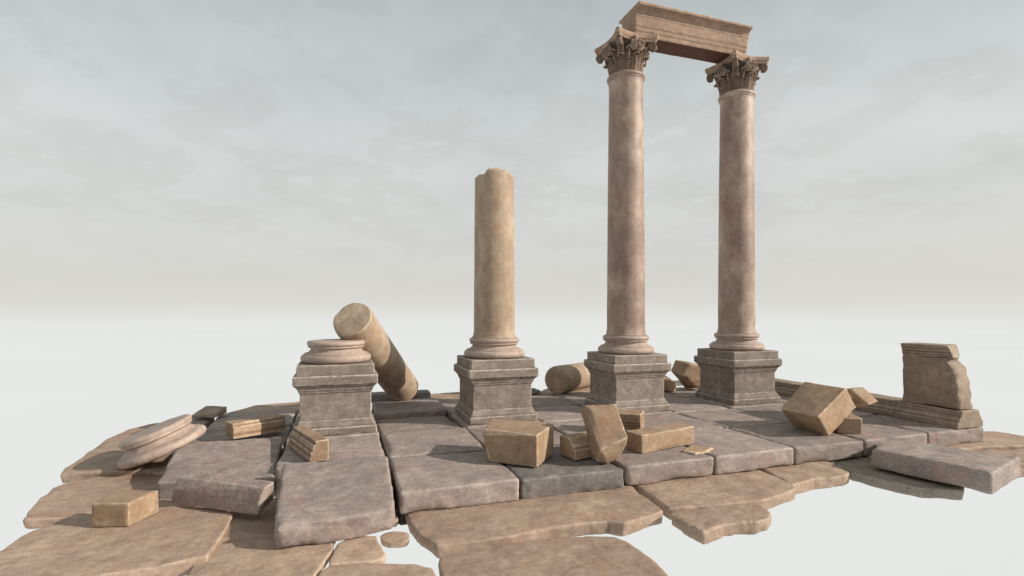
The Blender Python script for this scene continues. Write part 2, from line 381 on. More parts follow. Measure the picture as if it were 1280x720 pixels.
tag(link('joint_glow_block', bm_mesh(bm, 'joint_glow_block'), m), kind='structure')

# displaced slabs
def slab_from_corners(name, c4, thick, mat, label, cat, group=None, **k):
    n = (c4[1] - c4[0]).cross(c4[3] - c4[0]).normalized()
    if n.z < 0: n = -n
    pts = rough_outline(c4, .25, .008, len(label)); q = [p - n * thick for p in pts]
    bm = bmesh.new(); t = [bm.verts.new(p) for p in pts]; b = [bm.verts.new(p) for p in q]
    bm.faces.new(t); bm.faces.new(list(reversed(b)))
    for i in range(len(t)): bm.faces.new((t[i], b[i], b[(i + 1) % len(t)], t[(i + 1) % len(t)]))
    kw = dict(voxel=.015, bevel=.024, amp=.009, chip=.035, chipw=.05, freq=2.6, sm=2); kw.update(k)
    return place(name, bm, mat, label, cat, group, **kw)
V3 = Vector
slab_from_corners('paving_slab', [V3((-.50, 4.50, -.045)), V3((.47, 4.58, -.04)), V3((.51, 5.88, .085)), V3((-.57, 5.90, .085))], .215, 'slab',
                  'large rose slab tilted forward in the left foreground, lowest end overhanging the tan flags', 'paving slab', PG)
slab_from_corners('paving_slab', [G(195, 603, -.07), G(343, 598, -.10), V3((-.70, 7.20, .085)), V3((-1.85, 7.20, .085))], .25, 'slab',
                  'tilted mauve slab left of the stump, behind the dark rounded beam stone', 'paving slab', PG)
slab_from_corners('paving_slab', [V3((6.12, 4.52, .025)), V3((6.37, 3.42, .025)), V3((7.36, 3.68, .035)), V3((6.92, 4.80, .035))], .235, 'slab',
                  'rectangular slab slid off the right end of the floor onto lower flags', 'paving slab', PG)

# ------------------------------------------------------------------ tan flagstones around the platform
FG = 'irregular tan flagstones around the platform'
def flag(pts, z, label, mat='tan', thick=.14, raw=(), seed=1, tilt=None, amp=.012, **k):
    o = GG(pts, z) + [V3((x, y, z)) for x, y in raw]
    o = rough_outline(o, .22, .004, seed)
    if tilt:
        c = sum(o, V3()) / len(o)
        for p in o: p.z += tilt[0] * (p.x - c.x) + tilt[1] * (p.y - c.y)
    kw = dict(voxel=.014, bevel=.018, amp=amp, chip=.022, chipw=.06, freq=2.2, sm=3); kw.update(k)
    return place('flagstone', prism(o, thick, .02), mat, label, 'flagstone', FG, **kw)
Z1 = -.225
flag([(545, 681), (600, 675), (640, 669), (690, 659), (735, 653), (762, 651), (782, 653), (812, 644), (831, 638)], Z1, 'long tan flagstone below the front row, left of the wide pointed one',
     raw=[(3.05, 4.9), (3.06, 5.4), (.56, 5.4), (.60, 4.75), (.64, 4.45)], seed=3)
flag([(836, 635), (870, 633), (893.7, 631), (927.5, 627.5), (953.7, 625), (978, 617), (997, 609.7), (987, 602)], Z1, 'wide tan flagstone behind the small lobed flag at front centre right',
     raw=[(4.84, 4.93), (4.86, 5.4), (3.09, 5.4), (3.09, 4.9)], seed=4)
flag([(835, 641), (845, 634), (880, 632), (912, 630.5), (942, 629), (955, 631), (966, 640), (962, 648), (948, 652), (925, 653), (905, 655.6), (890, 661), (878.8, 665), (856, 656)], Z1 + .012,
     'small lobed tan flagstone lying alone at the front centre right edge', thick=.13, seed=5, chip=.05)
flag([(990.6, 605.7), (1003, 602.5), (1018, 598), (1042, 596.5), (1058, 593.5), (1064, 590.4)], Z1, 'small tan flagstone below the slab row, left of the slid rectangular slab',
     raw=[(5.92, 4.84), (5.94, 5.4), (4.89, 5.4), (4.87, 4.9)], seed=6)
flag([(1044, 579.7), (1064, 590), (1092, 597), (1118, 603), (1152, 610), (1205, 613)], Z1 - .02, 'grey brown flagstone sticking out from under the slid rectangular slab', 'slab_olive',
     raw=[(6.8, 3.9), (7.02, 4.7), (7.6, 5.0), (7.6, 5.4), (5.97, 5.4), (5.97, 4.86)], seed=7, thick=.12)
flag([], Z1 + .01, 'ochre flagstone at the far right edge beyond the corner slab', raw=[(7.64, 5.4), (7.64, 4.76), (8.6, 4.72), (9.5, 4.50), (9.9, 4.75), (9.9, 5.3), (9.0, 5.4)], seed=8)
flag([], Z1 - .01, 'ochre flagstone at the right frame edge partly behind the slid slab', raw=[(7.25, 4.0), (8.1, 3.95), (9.2, 4.15), (9.4, 4.45), (8.6, 4.66), (7.6, 4.68), (7.1, 4.6)], seed=9)
# left group
flag([(74, 591), (80, 583), (99.4, 572), (112.5, 560), (135, 546), (159, 536), (180, 530), (212, 525), (240, 523)], -.2, 'tan flagstone under the overturned column base at far left',
     raw=[(-1.97, 9.2), (-1.95, 7.32), (-1.95, 7.2), (-2.1, 7.15)], seed=10, thick=.13, tilt=(.02, 0))
flag([(28, 650), (33.8, 639), (46.9, 624), (63.8, 609.4), (84.4, 602), (112.5, 597), (150, 590)], Z1 - .03, 'pointed tan flagstone behind the left brick, half under the tilted mauve slab',
     raw=[(-1.95, 7.1), (-1.0, 7.0), (-.8, 6.0), (-1.7, 5.86), (-2.25, 5.90)], seed=11, thick=.10)
flag([(-70, 712), (-40, 700), (0, 688), (24, 670), (65.6, 650), (94, 642)], Z1 + .02, 'broad tan flagstone in the left foreground carrying the small brick block',
     raw=[(-1.95, 5.80), (-1.5, 5.78), (-1.12, 5.62), (-.94, 5.42), (-.93, 5.1), (-.97, 4.54), (-1.25, 4.47), (-1.8, 4.45), (-2.3, 4.33), (-2.8, 4.40)], seed=12, thick=.155)
flag([], Z1 - .03, 'shaded tan flagstone in the gap left of the big tilted slab', raw=[(-1.06, 4.94), (-.3, 4.88), (-.02, 5.2), (.0, 5.95), (-.78, 5.93), (-1.05, 5.6)], seed=13, thick=.10)
def wz(x, y):   # platform coordinates -> marker accepted by flag()
    return ('w', x, y)
_GG = GG
def GG(pts, z): return [V3((p[1], p[2], z)) if p[0] == 'w' else G(p[0], p[1], z) for p in pts]
flag([(190, 752), (228, 724), (240, 705), (262, 689), (275, 678), wz(-.5, 4.88), wz(.0, 4.84), (417, 678), (419, 684), (409, 697), (402, 708), (393, 722), (372, 734), (300, 752)], Z1 - .03,
     'tan flagstone under the front edge of the big tilted slab', seed=14, thick=.10)
flag([(410, 705), (411, 698), (421, 680), wz(.08, 4.66), wz(.32, 4.62), (472, 675), (478, 682), (484, 692), (480, 697), (466, 701)], Z1 - .035, 'small angular tan flagstone between the big tilted slab and the frame bottom', seed=15, thick=.09)
flag([(474, 673), (472, 668), (478, 664), (495, 662), (511, 663), (515, 667), (513, 672), (505, 675), (492, 676), (480, 675.5)], Z1 - .04, 'tiny rounded pebble-like flag beside the right corner of the big tilted slab', seed=16, thick=.09, chip=.02)
flag([(398, 716), (411, 706), (440, 704), (482, 702.5), (520, 703), (543, 709), (548, 722), (556, 745), (555, 775), (470, 785), (385, 770), (388, 735)], Z1 - .035, 'tan flagstone cut by the frame bottom, left of the broad pale one', seed=17, thick=.10)
flag([(547, 703), (549, 696), (570, 691), (600, 687), (625, 681), (640, 678), (675, 673.5), (731, 669), (769, 669), (785, 675), (802.5, 687), (821, 701), (838, 720), (850, 750), (760, 790), (620, 790), (566, 765), (556, 735)], Z1 - .03,
     'broad pale tan flagstone at the bottom centre of the frame', seed=18, thick=.105)
flag([], Z1 - .035, 'mostly hidden flagstone added under the right half of the big tilted slab', raw=[(.05, 4.9), (.53, 4.9), (.53, 5.9), (.05, 5.95)], seed=22, thick=.09)  # added to darken the white gap beside the tilted slab
# tan flags showing behind the platform
flag([], -.03, 'tan flagstone behind the foot of the leaning drum', raw=[(1.0, 9.75), (3.1, 9.72), (3.2, 10.3), (2.4, 10.75), (1.5, 10.6), (1.1, 10.3)], seed=19, thick=.33, voxel=.025)
flag([], -.05, 'tan flagstone behind the column stump at the rear left', raw=[(-1.9, 9.75), (.3, 9.75), (.35, 10.4), (-.5, 10.7), (-1.5, 10.5)], seed=20, thick=.31, voxel=.025)
flag([], -.02, 'tan flagstone under the far end of the fallen short drum', raw=[(3.6, 9.74), (6.1, 9.74), (6.3, 10.8), (5.6, 11.2), (4.8, 10.9), (3.9, 10.1)], seed=21, thick=.3, voxel=.025)

# ------------------------------------------------------------------ moulded courses (profile = (across, up) pairs, extruded)
def extrude_profile(prof, origin, along, across, length, up=V3((0, 0, 1))):
    bm = bmesh.new(); along = V3(along).normalized(); across = V3(across).normalized()
    a = [bm.verts.new(V3(origin) + across * x + up * z) for x, z in prof]
    b = [bm.verts.new(V3(origin) + across * x + up * z + along * length) for x, z in prof]
    bm.faces.new(a); bm.faces.new(list(reversed(b)))
    for i in range(len(a)):
        j = (i + 1) % len(a); bm.faces.new((a[i], b[i], b[j], a[j]))
    return bm
BASEP = [(0, 0), (.56, 0), (.56, .085), (.525, .095), (.53, .125), (.50, .15), (.485, .175), (.485, .195), (.465, .20), (.465, .25),
         (.095, .25), (.095, .20), (.075, .195), (.075, .175), (.06, .15), (.03, .125), (.035, .095), (0, .085)]
WG = 'moulded base course lengths of the low wall'
kwm = dict(voxel=.0095, bevel=.002, amp=.003, chip=.009, chipw=.03, sm=0, ang=30)
def course(x, y, along, across, L, label, prof=BASEP, cat='wall course', name='wall_course', mat='wallst', group=WG, z=.003, **k):
    kw = dict(kwm); kw.update(k)
    return place(name, extrude_profile(prof, (x, y, z), along, across, L), mat, label, cat, group, **kw)
course(8.37, 4.90, (0, 1, 0), (1, 0, 0), .90, 'short moulded wall course at the near right end, under the upright wall panel')
course(8.37, 5.806, (0, 1, 0), (1, 0, 0), 1.98, 'long moulded wall course running back from the wall panel on the right')
course(8.37, 7.792, (0, 1, 0), (1, 0, 0), 1.90, 'moulded wall course at the rear right, beyond the right tall column', voxel=.016)
LOW2 = [(0, 0), (.4, 0), (.4, .065), (.05, .065), (.03, .05), (0, .03)]
LOWP = [(0, 0), (.4, 0), (.4, .14), (.06, .14), (.05, .11), (.02, .08), (0, .06)]
course(.45, 9.72, (1, 0, 0), (0, 1, 0), 1.2, 'low dark kerb course at the rear, under the leaning drum foot', LOWP, 'kerb', 'kerb_course', 'slab_dark', 'low kerb courses along the rear edge', voxel=.018)
course(3.45, 9.70, (1, 0, 0), (0, 1, 0), .45, 'short low dark kerb course at the rear, left of the fallen short drum', LOW2, 'kerb', 'kerb_course', 'slab_dark', 'low kerb courses along the rear edge', voxel=.018)
course(6.2, 9.72, (1, 0, 0), (0, 1, 0), 2.1, 'low dark kerb course at the rear between the tall columns', LOW2, 'kerb', 'kerb_course', 'slab_dark', 'low kerb courses along the rear edge', voxel=.018)

# upright broken wall panel standing on the near course
wp = tag(empty('wall_fragment', (8.45, 4.92, .256)), 'upright broken wall panel with moulded crown standing on the right wall course', 'wall panel')
pl = [(0.0, 0), (0.0, .12), (.03, .22), (.015, .32), (.05, .42), (.055, .50), (.10, .60), (.17, .70), (.20, .745), (.80, .745), (.80, 0)]
bm = bmesh.new()
a = [bm.verts.new((0.0, y - .0, z)) for y, z in pl]; b = [bm.verts.new((.34, y + (.05 if 0 < i < 8 else 0) * (1 if i % 2 else .3), z)) for i, (y, z) in enumerate(pl)]
bm.faces.new(a); bm.faces.new(list(reversed(b)))
for i in range(len(a)): bm.faces.new((a[i], b[i], b[(i + 1) % len(a)], a[(i + 1) % len(a)]))
me = rock(bm, voxel=.013, bevel=.006, amp=.006, chip=.035, chipw=.05, name='panel', ang=30); me.materials.append(M['wallst'])
link('panel', me, parent=wp)
CRP = [(0, 0), (.34, 0), (.345, .035), (.36, .04), (.365, .075), (.372, .105), (.366, .13), (.376, .135), (.376, .185), (-.03, .185), (-.03, .135), (-.014, .13), (-.02, .10), (-.005, .075), (-.012, .045), (.0, .035)]
bm = extrude_profile(CRP, (0, .20, .744), (0, 1, 0), (1, 0, 0), .605)
for v in bm.verts:
    if v.co.y < .25: v.co.y += (v.co.z - .744) * .30 - .12 + .34 * max(0.0, v.co.x)
me = rock(bm, voxel=.009, bevel=.002, amp=.003, chip=.01, chipw=.03, sm=0, name='crown_moulding', ang=30); me.materials.append(M['wallst'])
link('crown_moulding', me, parent=wp)

# ------------------------------------------------------------------ columns
def loft_square(prof):
    bm = bmesh.new(); rows = []
    for h, z in prof: rows.append([bm.verts.new((sx * h, sy * h, z)) for sx, sy in ((-1, -1), (1, -1), (1, 1), (-1, 1))])
    bm.faces.new(list(reversed(rows[0]))); bm.faces.new(rows[-1])
    for a, b in zip(rows, rows[1:]):
        for i in range(4): bm.faces.new((a[i], a[(i + 1) % 4], b[(i + 1) % 4], b[i]))
    return bm
PEDP = [(.535, .004), (.535, .10), (.528, .107), (.515, .112), (.505, .135), (.488, .165), (.481, .185), (.481, .20), (.470, .207),
        (.466, .23), (.466, .572), (.480, .575), (.482, .606), (.492, .610), (.496, .632), (.512, .655), (.534, .674), (.534, .684), (.552, .690), (.552, .806),
        (.546, .812), (.508, .814), (.505, .955)]
ped_me = rock(loft_square(PEDP), voxel=.0085, bevel=.002, amp=.0025, chip=.008, chipw=.022, freq=4, sm=0, name='pedestal', ang=25)
ped_me.materials.append(M['ped'])

def lathe(prof, seg=96, cap_top=True, cap_bot=True):
    bm = bmesh.new(); rows = []
    for r, z in prof:
        rows.append([bm.verts.new((r * math.cos(i * math.tau / seg), r * math.sin(i * math.tau / seg), z)) for i in range(seg)])
    for a, b in zip(rows, rows[1:]):
        for i in range(seg): bm.faces.new((a[i], a[(i + 1) % seg], b[(i + 1) % seg], b[i]))
    for flag_, row in ((cap_bot, rows[0]), (cap_top, rows[-1])):
        if flag_:
            c = bm.verts.new((0, 0, row[0].co.z)); prev = row
            for f in (.66, .33):
                nr = [bm.verts.new((v.co.x * f, v.co.y * f, v.co.z)) for v in row]
                for i in range(seg): bm.faces.new((prev[i], prev[(i + 1) % seg], nr[(i + 1) % seg], nr[i]))
                prev = nr
            for i in range(seg): bm.faces.new((prev[i], prev[(i + 1) % seg], c))
    return bm
def arc(cx, cz, rx, rz, a0, a1, n=9):
    return [(cx + rx * math.cos(R(a0 + (a1 - a0) * i / n)), cz + rz * math.sin(R(a0 + (a1 - a0) * i / n))) for i in range(n + 1)]
Z0 = .957
BP = ([(.44, Z0)] + arc(.43, Z0 + .06, .058, .058, -88, 88, 10) + [(.435, Z0 + .120), (.435, Z0 + .132)] +
      [(.405 - .03 * t - .032 * math.sin(t * math.pi * .8), Z0 + .134 + .075 * t) for t in (0, .15, .3, .45, .6, .75, .9, 1.0)] +
      [(.385, Z0 + .211), (.390, Z0 + .216), (.388, Z0 + .228), (.368, Z0 + .231)] + arc(.362, Z0 + .270, .040, .038, -80, 88, 9))
BP_TOP = Z0 + .309
def auto_smooth(me, ang=40):
    me.polygons.foreach_set('use_smooth', [True] * len(me.polygons))
    me.update(); return me
base_me = bm_mesh(lathe(BP, 128), 'base'); weather(base_me, None, .0025, freq=5); auto_smooth(base_me); base_me.materials.append(M['base'])

ZT = 5.70   # top of the plain shaft, under the astragal
def shaft_prof(zb, zt, full=True):
    p = [(.352, zb), (.352, zb + .018), (.342, zb + .022), (.338, zb + .045), (.332, zb + .09)]
    if not full: p = []
    n = 60 if full else 34
    for i in range(n + 1):
        t = i / n; z = zb + (.10 if full else 0) + (zt - zb - (.10 if full else 0)) * t
        tt = (z - 1.3) / (5.7 - 1.3)
        p.append((.329 - .036 * tt ** 1.3, z))
    return p
SP = shaft_prof(BP_TOP - .001, ZT - .06)
AST = [(.296, ZT - .04), (.306, ZT - .015)] + [(.306, ZT + .005)] + arc(.300, ZT + .045, .030, .032, -70, 80, 7)
shaft_me = bm_mesh(lathe(SP + [(.293, ZT - .05), (.300, ZT - .02), (.302, ZT - .002)], 96), 'shaft'); weather(shaft_me, None, .004, freq=2.2); auto_smooth(shaft_me); shaft_me.materials.append(M['shaft'])
ast_me = bm_mesh(lathe([(.302, ZT), (.312, ZT + .004), (.312, ZT + .02)] + arc(.302, ZT + .062, .030, .036, -75, 85, 9) + [(.285, ZT + .112)], 96), 'astragal')
weather(ast_me, None, .002, freq=6); auto_smooth(ast_me); ast_me.materials.append(M['shaft'])

# ---- corinthian capital (local z = 0 at the astragal top)
CB = ZT + .112; CH = 6.42 - CB; AB = .12; BELL = CH - AB
def rb(z):
    t = max(0, min(1, z / BELL)); return .262 + .035 * t + .075 * t ** 3
def leaf_mesh(h, w0, tipr=.045, lobes=5, name='acanthus_leaf', off=.012):
    bm = bmesh.new(); ns, ntt = 30, 12; g = []
    for i in range(ns + 1):
        s = i / ns
        if s < .78:
            z = h * s / .78; ro = off + .018 * (s / .78) ** 2
        else:
            a = (s - .78) / .22 * R(165); z = h + tipr * .9 * math.sin(a); ro = off + .018 + tipr * (1 - math.cos(a))
        wv = w0 * (1.0 - .55 * s ** 1.2) if s < .8 else w0 * (.64 - .30 * (s - .8) / .2)
        ser = abs(((s * lobes * 1.25) % 1) - .35)
        row = []
        for j in range(ntt + 1):
            t = (j / ntt) * 2 - 1
            ww = wv * (1 - .85 * ser * abs(t) ** 2)
            ridge = .012 * math.exp(-(t / .12) ** 2) + .0025 * math.cos(t * 12) - .020 * abs(t) ** 3
            if s > .78: zz = z - .015 * abs(t) ** 2
            else: zz = z - .018 * t * t
            r = rb(min(zz, BELL)) + ro + ridge
            ang = t * ww / max(r, .1)
            row.append(bm.verts.new((r * math.cos(ang), r * math.sin(ang), max(zz, 0.0))))
        g.append(row)
    for a, b in zip(g, g[1:]):
        for j in range(ntt): bm.faces.new((a[j], a[j + 1], b[j + 1], b[j]))
    me = bpy.data.meshes.new(name); bm.to_mesh(me); bm.free()
    o = bpy.data.objects.new('tmp', me); COL.objects.link(o)
    sm = o.modifiers.new('s', 'SOLIDIFY'); sm.thickness = .014; sm.offset = -1
    out = bpy.data.meshes.new_from_object(o.evaluated_get(bpy.context.evaluated_depsgraph_get())); out.name = name
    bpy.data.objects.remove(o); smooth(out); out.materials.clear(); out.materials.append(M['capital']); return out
def tube(bm, pts, rad, seg=8):
    rings = []
    for i, p in enumerate(pts):
        a = pts[max(i - 1, 0)]; b = pts[min(i + 1, len(pts) - 1)]; t = (b - a).normalized()
        u = t.orthogonal().normalized() if i == 0 else (u - t * u.dot(t)).normalized()
        v = t.cross(u); r = rad[i] if isinstance(rad, list) else rad
        rings.append([bm.verts.new(p + (u * math.cos(k * math.tau / seg) + v * math.sin(k * math.tau / seg)) * r) for k in range(seg)])
    for a, b in zip(rings, rings[1:]):
        for k in range(seg): bm.faces.new((a[k], a[(k + 1) % seg], b[(k + 1) % seg], b[k]))
    bm.faces.new(list(reversed(rings[0]))); bm.faces.new(rings[-1])
def spiral(bm, c, ux, uz, r0, r1, turns, start, rad, dirn=1, tail=()):
    n = int(26 * turns); pts = list(tail); rr = [rad] * len(tail)
    for i in range(n + 1):
        t = i / n; a = start + dirn * t * turns * math.tau; r = r0 + (r1 - r0) * t ** .8
        pts.append(c + ux * (r * math.cos(a)) + uz * (r * math.sin(a))); rr.append(rad * (1 - .45 * t))
    tube(bm, pts, rr, 8)
def disc(bm, c, ax, rad, th, seg=24):
    ax = ax.normalized(); u = ax.orthogonal().normalized(); v = ax.cross(u)
    a = [bm.verts.new(c - ax * th / 2 + (u * math.cos(k * math.tau / seg) + v * math.sin(k * math.tau / seg)) * rad) for k in range(seg)]
    b = [bm.verts.new(p.co + ax * th) for p in a]
    bm.faces.new(list(reversed(a))); bm.faces.new(b)
    for k in range(seg): bm.faces.new((a[k], a[(k + 1) % seg], b[(k + 1) % seg], b[k]))
UZ = V3((0, 0, 1))
def corner_volute_mesh():
    # built on the +X direction; rotated to the diagonals
    bm = bmesh.new(); c = V3((.465, 0, BELL - .075)); ux = V3((1, 0, 0))
    disc(bm, c, V3((0, 1, 0)), .055, .060)
    for s in (-1, 1):
        cc = c + V3((0, s * .033, 0))
        tail = [V3((.33, s * .05, BELL - .27)), V3((.345, s * .046, BELL - .19)), V3((.37, s * .042, BELL - .11)), V3((.405, s * .036, BELL - .045))]
        spiral(bm, cc, ux, UZ, .068, .012, 2.1, R(115), .014, -1, tail)
    # strap over the roll, curling down outward
    pts = [(.33, BELL - .26), (.352, BELL - .18), (.378, BELL - .10), (.415, BELL - .035)] + [(.465 + .072 * math.cos(R(a)), BELL - .075 + .072 * math.sin(R(a))) for a in range(110, -150, -20)]
    prev = None
    for k, (x, z) in enumerate(pts):
        w_ = .045 - .012 * k / len(pts); th = .008
        row = [bm.verts.new((x, -w_, z)), bm.verts.new((x, w_, z))]
        if prev: bm.faces.new((prev[0], prev[1], row[1], row[0]))
        prev = row
    return smooth(bm_mesh(bm, 'corner_volute'))
def helix_mesh():
    bm = bmesh.new()
    for s in (-1, 1):
        c = V3((rb(BELL - .1) + .058, s * .062, BELL - .088)); uy = V3((0, 1, 0))
        disc(bm, c - V3((.016, 0, 0)), V3((1, 0, 0)), .062, .03)
        tail = [V3((rb(.2) + .03, s * .135, .18)), V3((rb(.25) + .036, s * .13, .25)), V3((rb(.3) + .045, s * .128, BELL - .14))]
        spiral(bm, c + V3((.010, 0, 0)), uy * s, UZ, .064, .010, 2.1, R(0), .011, 1, tail)
        tube(bm, [c + V3((.006, -s * .0, .062)), c + V3((.004, -s * .03, .068)), c + V3((0, -s * .062, .060))], .013)
    # backing shell that carries the pair
    pts = [(-.115, .03), (-.12, .10), (-.07, .155), (0, .165), (.07, .155), (.12, .10), (.115, .03), (.06, -.01), (0, .02), (-.06, -.01)]
    f = [bm.verts.new((rb(BELL - .1) + .040, y, BELL - .19 + z)) for y, z in pts]; b = [bm.verts.new((v.co.x - .05, v.co.y, v.co.z)) for v in f]
    bm.faces.new(f); bm.faces.new(list(reversed(b)))
    for i in range(len(f)): bm.faces.new((f[i], b[i], b[(i + 1) % len(f)], f[(i + 1) % len(f)]))
    return auto_smooth(bm_mesh(bm, 'helix_pair'))
def abacus_mesh():
    bm = bmesh.new()
    def outline(a, z, cut=.045, dep=.085):
        pts = []
        for q in range(4):
            rot = Matrix.Rotation(q * math.pi / 2, 3, 'Z')
            for i in range(15):
                t = i / 14; y = -a + cut + (2 * a - 2 * cut) * t; x = a - dep * math.sin(math.pi * t) ** .85
                pts.append(rot @ V3((x, y, z)))
        return pts
    rows = [outline(.395, 0, .04, .085), outline(.398, .03, .04, .085), outline(.412, .045, .04, .085), outline(.414, .055, .04, .085), outline(.418, .060, .04, .085), outline(.418, AB, .04, .085)]
    rv = [[bm.verts.new(p) for p in r] for r in rows]
    for a, b in zip(rv, rv[1:]):
        for i in range(len(a)): bm.faces.new((a[i], a[(i + 1) % len(a)], b[(i + 1) % len(a)], b[i]))
    bm.faces.new(list(reversed(rv[0]))); bm.faces.new(rv[-1])
    return bm
capital_me = bm_mesh(lathe([(rb(BELL * t) - .004, BELL * t) for t in [i / 12 for i in range(13)]], 64), 'bell'); smooth(capital_me); capital_me.materials.append(M['bell_shade'])
ab_me = rock(abacus_mesh(), voxel=.009, bevel=.002, amp=.003, chip=.014, chipw=.025, name='abacus', ang=35); ab_me.materials.append(M['lintel'])
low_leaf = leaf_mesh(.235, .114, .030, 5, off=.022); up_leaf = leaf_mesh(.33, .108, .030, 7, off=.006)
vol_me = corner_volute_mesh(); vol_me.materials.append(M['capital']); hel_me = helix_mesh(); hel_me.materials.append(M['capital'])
bm = bmesh.new()
for k in range(6):
    a = k * math.tau / 6
    disc(bm, V3((.008, .022 * math.cos(a), .022 * math.sin(a))), V3((1, 0, 0)), .016, .022, 10)
disc(bm, V3((.012, 0, 0)), V3((1, 0, 0)), .012, .032, 10)
flo_me = bm_mesh(bm, 'fleuron'); flo_me.materials.append(M['lintel'])

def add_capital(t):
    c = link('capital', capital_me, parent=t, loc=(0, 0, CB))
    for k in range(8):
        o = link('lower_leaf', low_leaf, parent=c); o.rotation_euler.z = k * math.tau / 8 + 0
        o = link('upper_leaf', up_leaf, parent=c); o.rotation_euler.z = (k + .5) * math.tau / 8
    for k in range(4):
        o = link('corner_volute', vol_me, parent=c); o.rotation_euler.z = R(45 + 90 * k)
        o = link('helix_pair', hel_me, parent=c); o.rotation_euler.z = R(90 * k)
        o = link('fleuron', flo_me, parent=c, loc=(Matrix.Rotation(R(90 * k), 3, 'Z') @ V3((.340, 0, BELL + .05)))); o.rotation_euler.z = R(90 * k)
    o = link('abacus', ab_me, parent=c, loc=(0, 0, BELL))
CY = 7.905
CG = 'four columns on square pedestals in a row'
# stump
t = tag(empty('column_stump', (-.045, CY, 0)), 'column reduced to grey pedestal and pale ring base, no shaft, at left', 'column', CG)
link('pedestal', ped_me, parent=t); link('base', base_me, parent=t)
# broken column
t = tag(empty('broken_column', (2.36, CY, 0)), 'broken column with sandy shaft snapped off halfway, no capital', 'column', CG)
link('pedestal', ped_me, parent=t); link('base', base_me, parent=t)
bm = lathe(shaft_prof(BP_TOP - .001, 3.90), 96)
for v in bm.verts:
    if v.co.z > 3.5:
        q = (v.co.z - 3.5) / .40
        dx = v.co.x * .948 - v.co.y * .319
        cutz = -.075 * float(sstep(.05, .20, np.array([-dx]))[0]) - .05 * float(sstep(.18, .30, np.array([dx]))[0]) + .025 * math.sin(dx * 31) * math.cos(v.co.y * 17)
        v.co.z += q * cutz
me = bm_mesh(bm, 'shaft'); weather(me, None, .005, freq=2.4); auto_smooth(me); me.materials.append(M['shaft_tan'])
link('shaft', me, parent=t)
# tall columns
first = None
for x, lab in ((4.775, 'left tall standing column with acanthus capital, nearer end of the lintel'), (7.185, 'right tall standing column with acanthus capital, farther end of the lintel')):
    t = tag(empty('standing_column', (x, CY, 0)), lab, 'column', CG)
    link('pedestal', ped_me, parent=t); link('base', base_me, parent=t)
    s = link('shaft', shaft_me, parent=t); link('astragal', ast_me, parent=s)
    add_capital(t)

# lintel over the two tall columns
LP = [(-.205, 0), (.205, 0), (.205, .085), (.216, .088), (.216, .165), (.227, .168), (.227, .335), (.234, .338), (.234, .352), (.222, .356), (.226, .395), (.248, .432), (.290, .458), (.326, .466), (.336, .468), (.336, .515),
      (-.336, .515), (-.336, .468), (-.326, .466), (-.290, .458), (-.248, .432), (-.226, .395), (-.222, .356), (-.234, .352), (-.234, .338), (-.227, .335), (-.227, .168), (-.216, .165), (-.216, .088), (-.205, .085)]
lt = tag(empty('architrave', (4.80, 7.85, 6.423)), 'moulded stone lintel spanning the tops of the two tall columns', 'architrave')
bm = extrude_profile(LP, (0, 0, 0), (1, 0, 0), (0, 1, 0), 2.42)
for v in bm.verts:
    if v.co.x > 2: v.co.x -= .05 * (1 - min(1, v.co.z / .4)) + (.03 if v.co.y > 0 else 0)
me = rock(bm, voxel=.0095, bevel=.002, amp=.003, chip=.010, chipw=.025, sm=0, name='beam', ang=30); me.materials.append(M['lintel'])
link('beam', me, parent=lt)
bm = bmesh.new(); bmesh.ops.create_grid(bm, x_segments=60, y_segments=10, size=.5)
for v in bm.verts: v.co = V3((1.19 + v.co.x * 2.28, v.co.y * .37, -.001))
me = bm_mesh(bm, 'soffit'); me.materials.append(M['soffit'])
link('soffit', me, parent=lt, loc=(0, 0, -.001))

# ------------------------------------------------------------------ drums
FW = V3((.319, .948, 0)); RT = V3((.948, -.319, 0))
def VW(r, f, z): return RT * r + FW * f + V3((0, 0, z))
def drum(name, A, B, r0, r1, mat, label, cat, rings=(), **k):
    A, B = V3(A), V3(B); Lh = (B - A).length; n = 36
    bm = lathe([(r0 + (r1 - r0) * i / n, Lh * i / n) for i in range(n + 1)], 72)
    Q = (B - A).to_track_quat('Z', 'Y').to_matrix()
    bmesh.ops.transform(bm, matrix=Q.to_4x4(), verts=bm.verts)
    me = rock(bm, name=name, **k); me.materials.append(M[mat])
    return tag(link(name, me, loc=A), label, cat)
A = V3((.17, 7.99, 1.575)); B = V3((1.13, 9.70, .235))
drum('leaning_drum', A, B, .305, .29, 'shaft_tan', 'column shaft drum leaning on the stump, round end facing up left', 'column drum', voxel=.018, bevel=.014, amp=.006, chip=.03, chipw=.05)
drum('fallen_drum', VW(.90, 10.38, .285), VW(1.90, 11.85, .262), .285, .270, 'shaft_tan', 'short column drum lying on its side behind the left tall column', 'column drum', voxel=.02, bevel=.02, amp=.008, chip=.04, chipw=.06)

# overturned column base at far left
bm = lathe([(r, z - Z0) for r, z in BP], 96)
me = rock(bm, voxel=.012, bevel=0, amp=.005, chip=.02, chipw=.03, freq=4, name='fallen_ring_stone', ang=60); me.materials.append(M['base'])
o = tag(link('fallen_ring_stone', me), 'loose round column base lying tilted on tan flags at far left', 'column base')
tilt = Matrix.Rotation(R(20.5), 3, FW) @ Matrix.Rotation(R(3), 3, RT)
def set_rot(o, m): o.rotation_mode = 'QUATERNION'; o.rotation_quaternion = m.to_quaternion()
tilt = Matrix.Rotation(R(-19.5), 3, FW) @ Matrix.Rotation(R(8), 3, RT)
set_rot(o, tilt); o.location = RT * (-4.33) + FW * 6.40 + V3((0, 0, -.045))

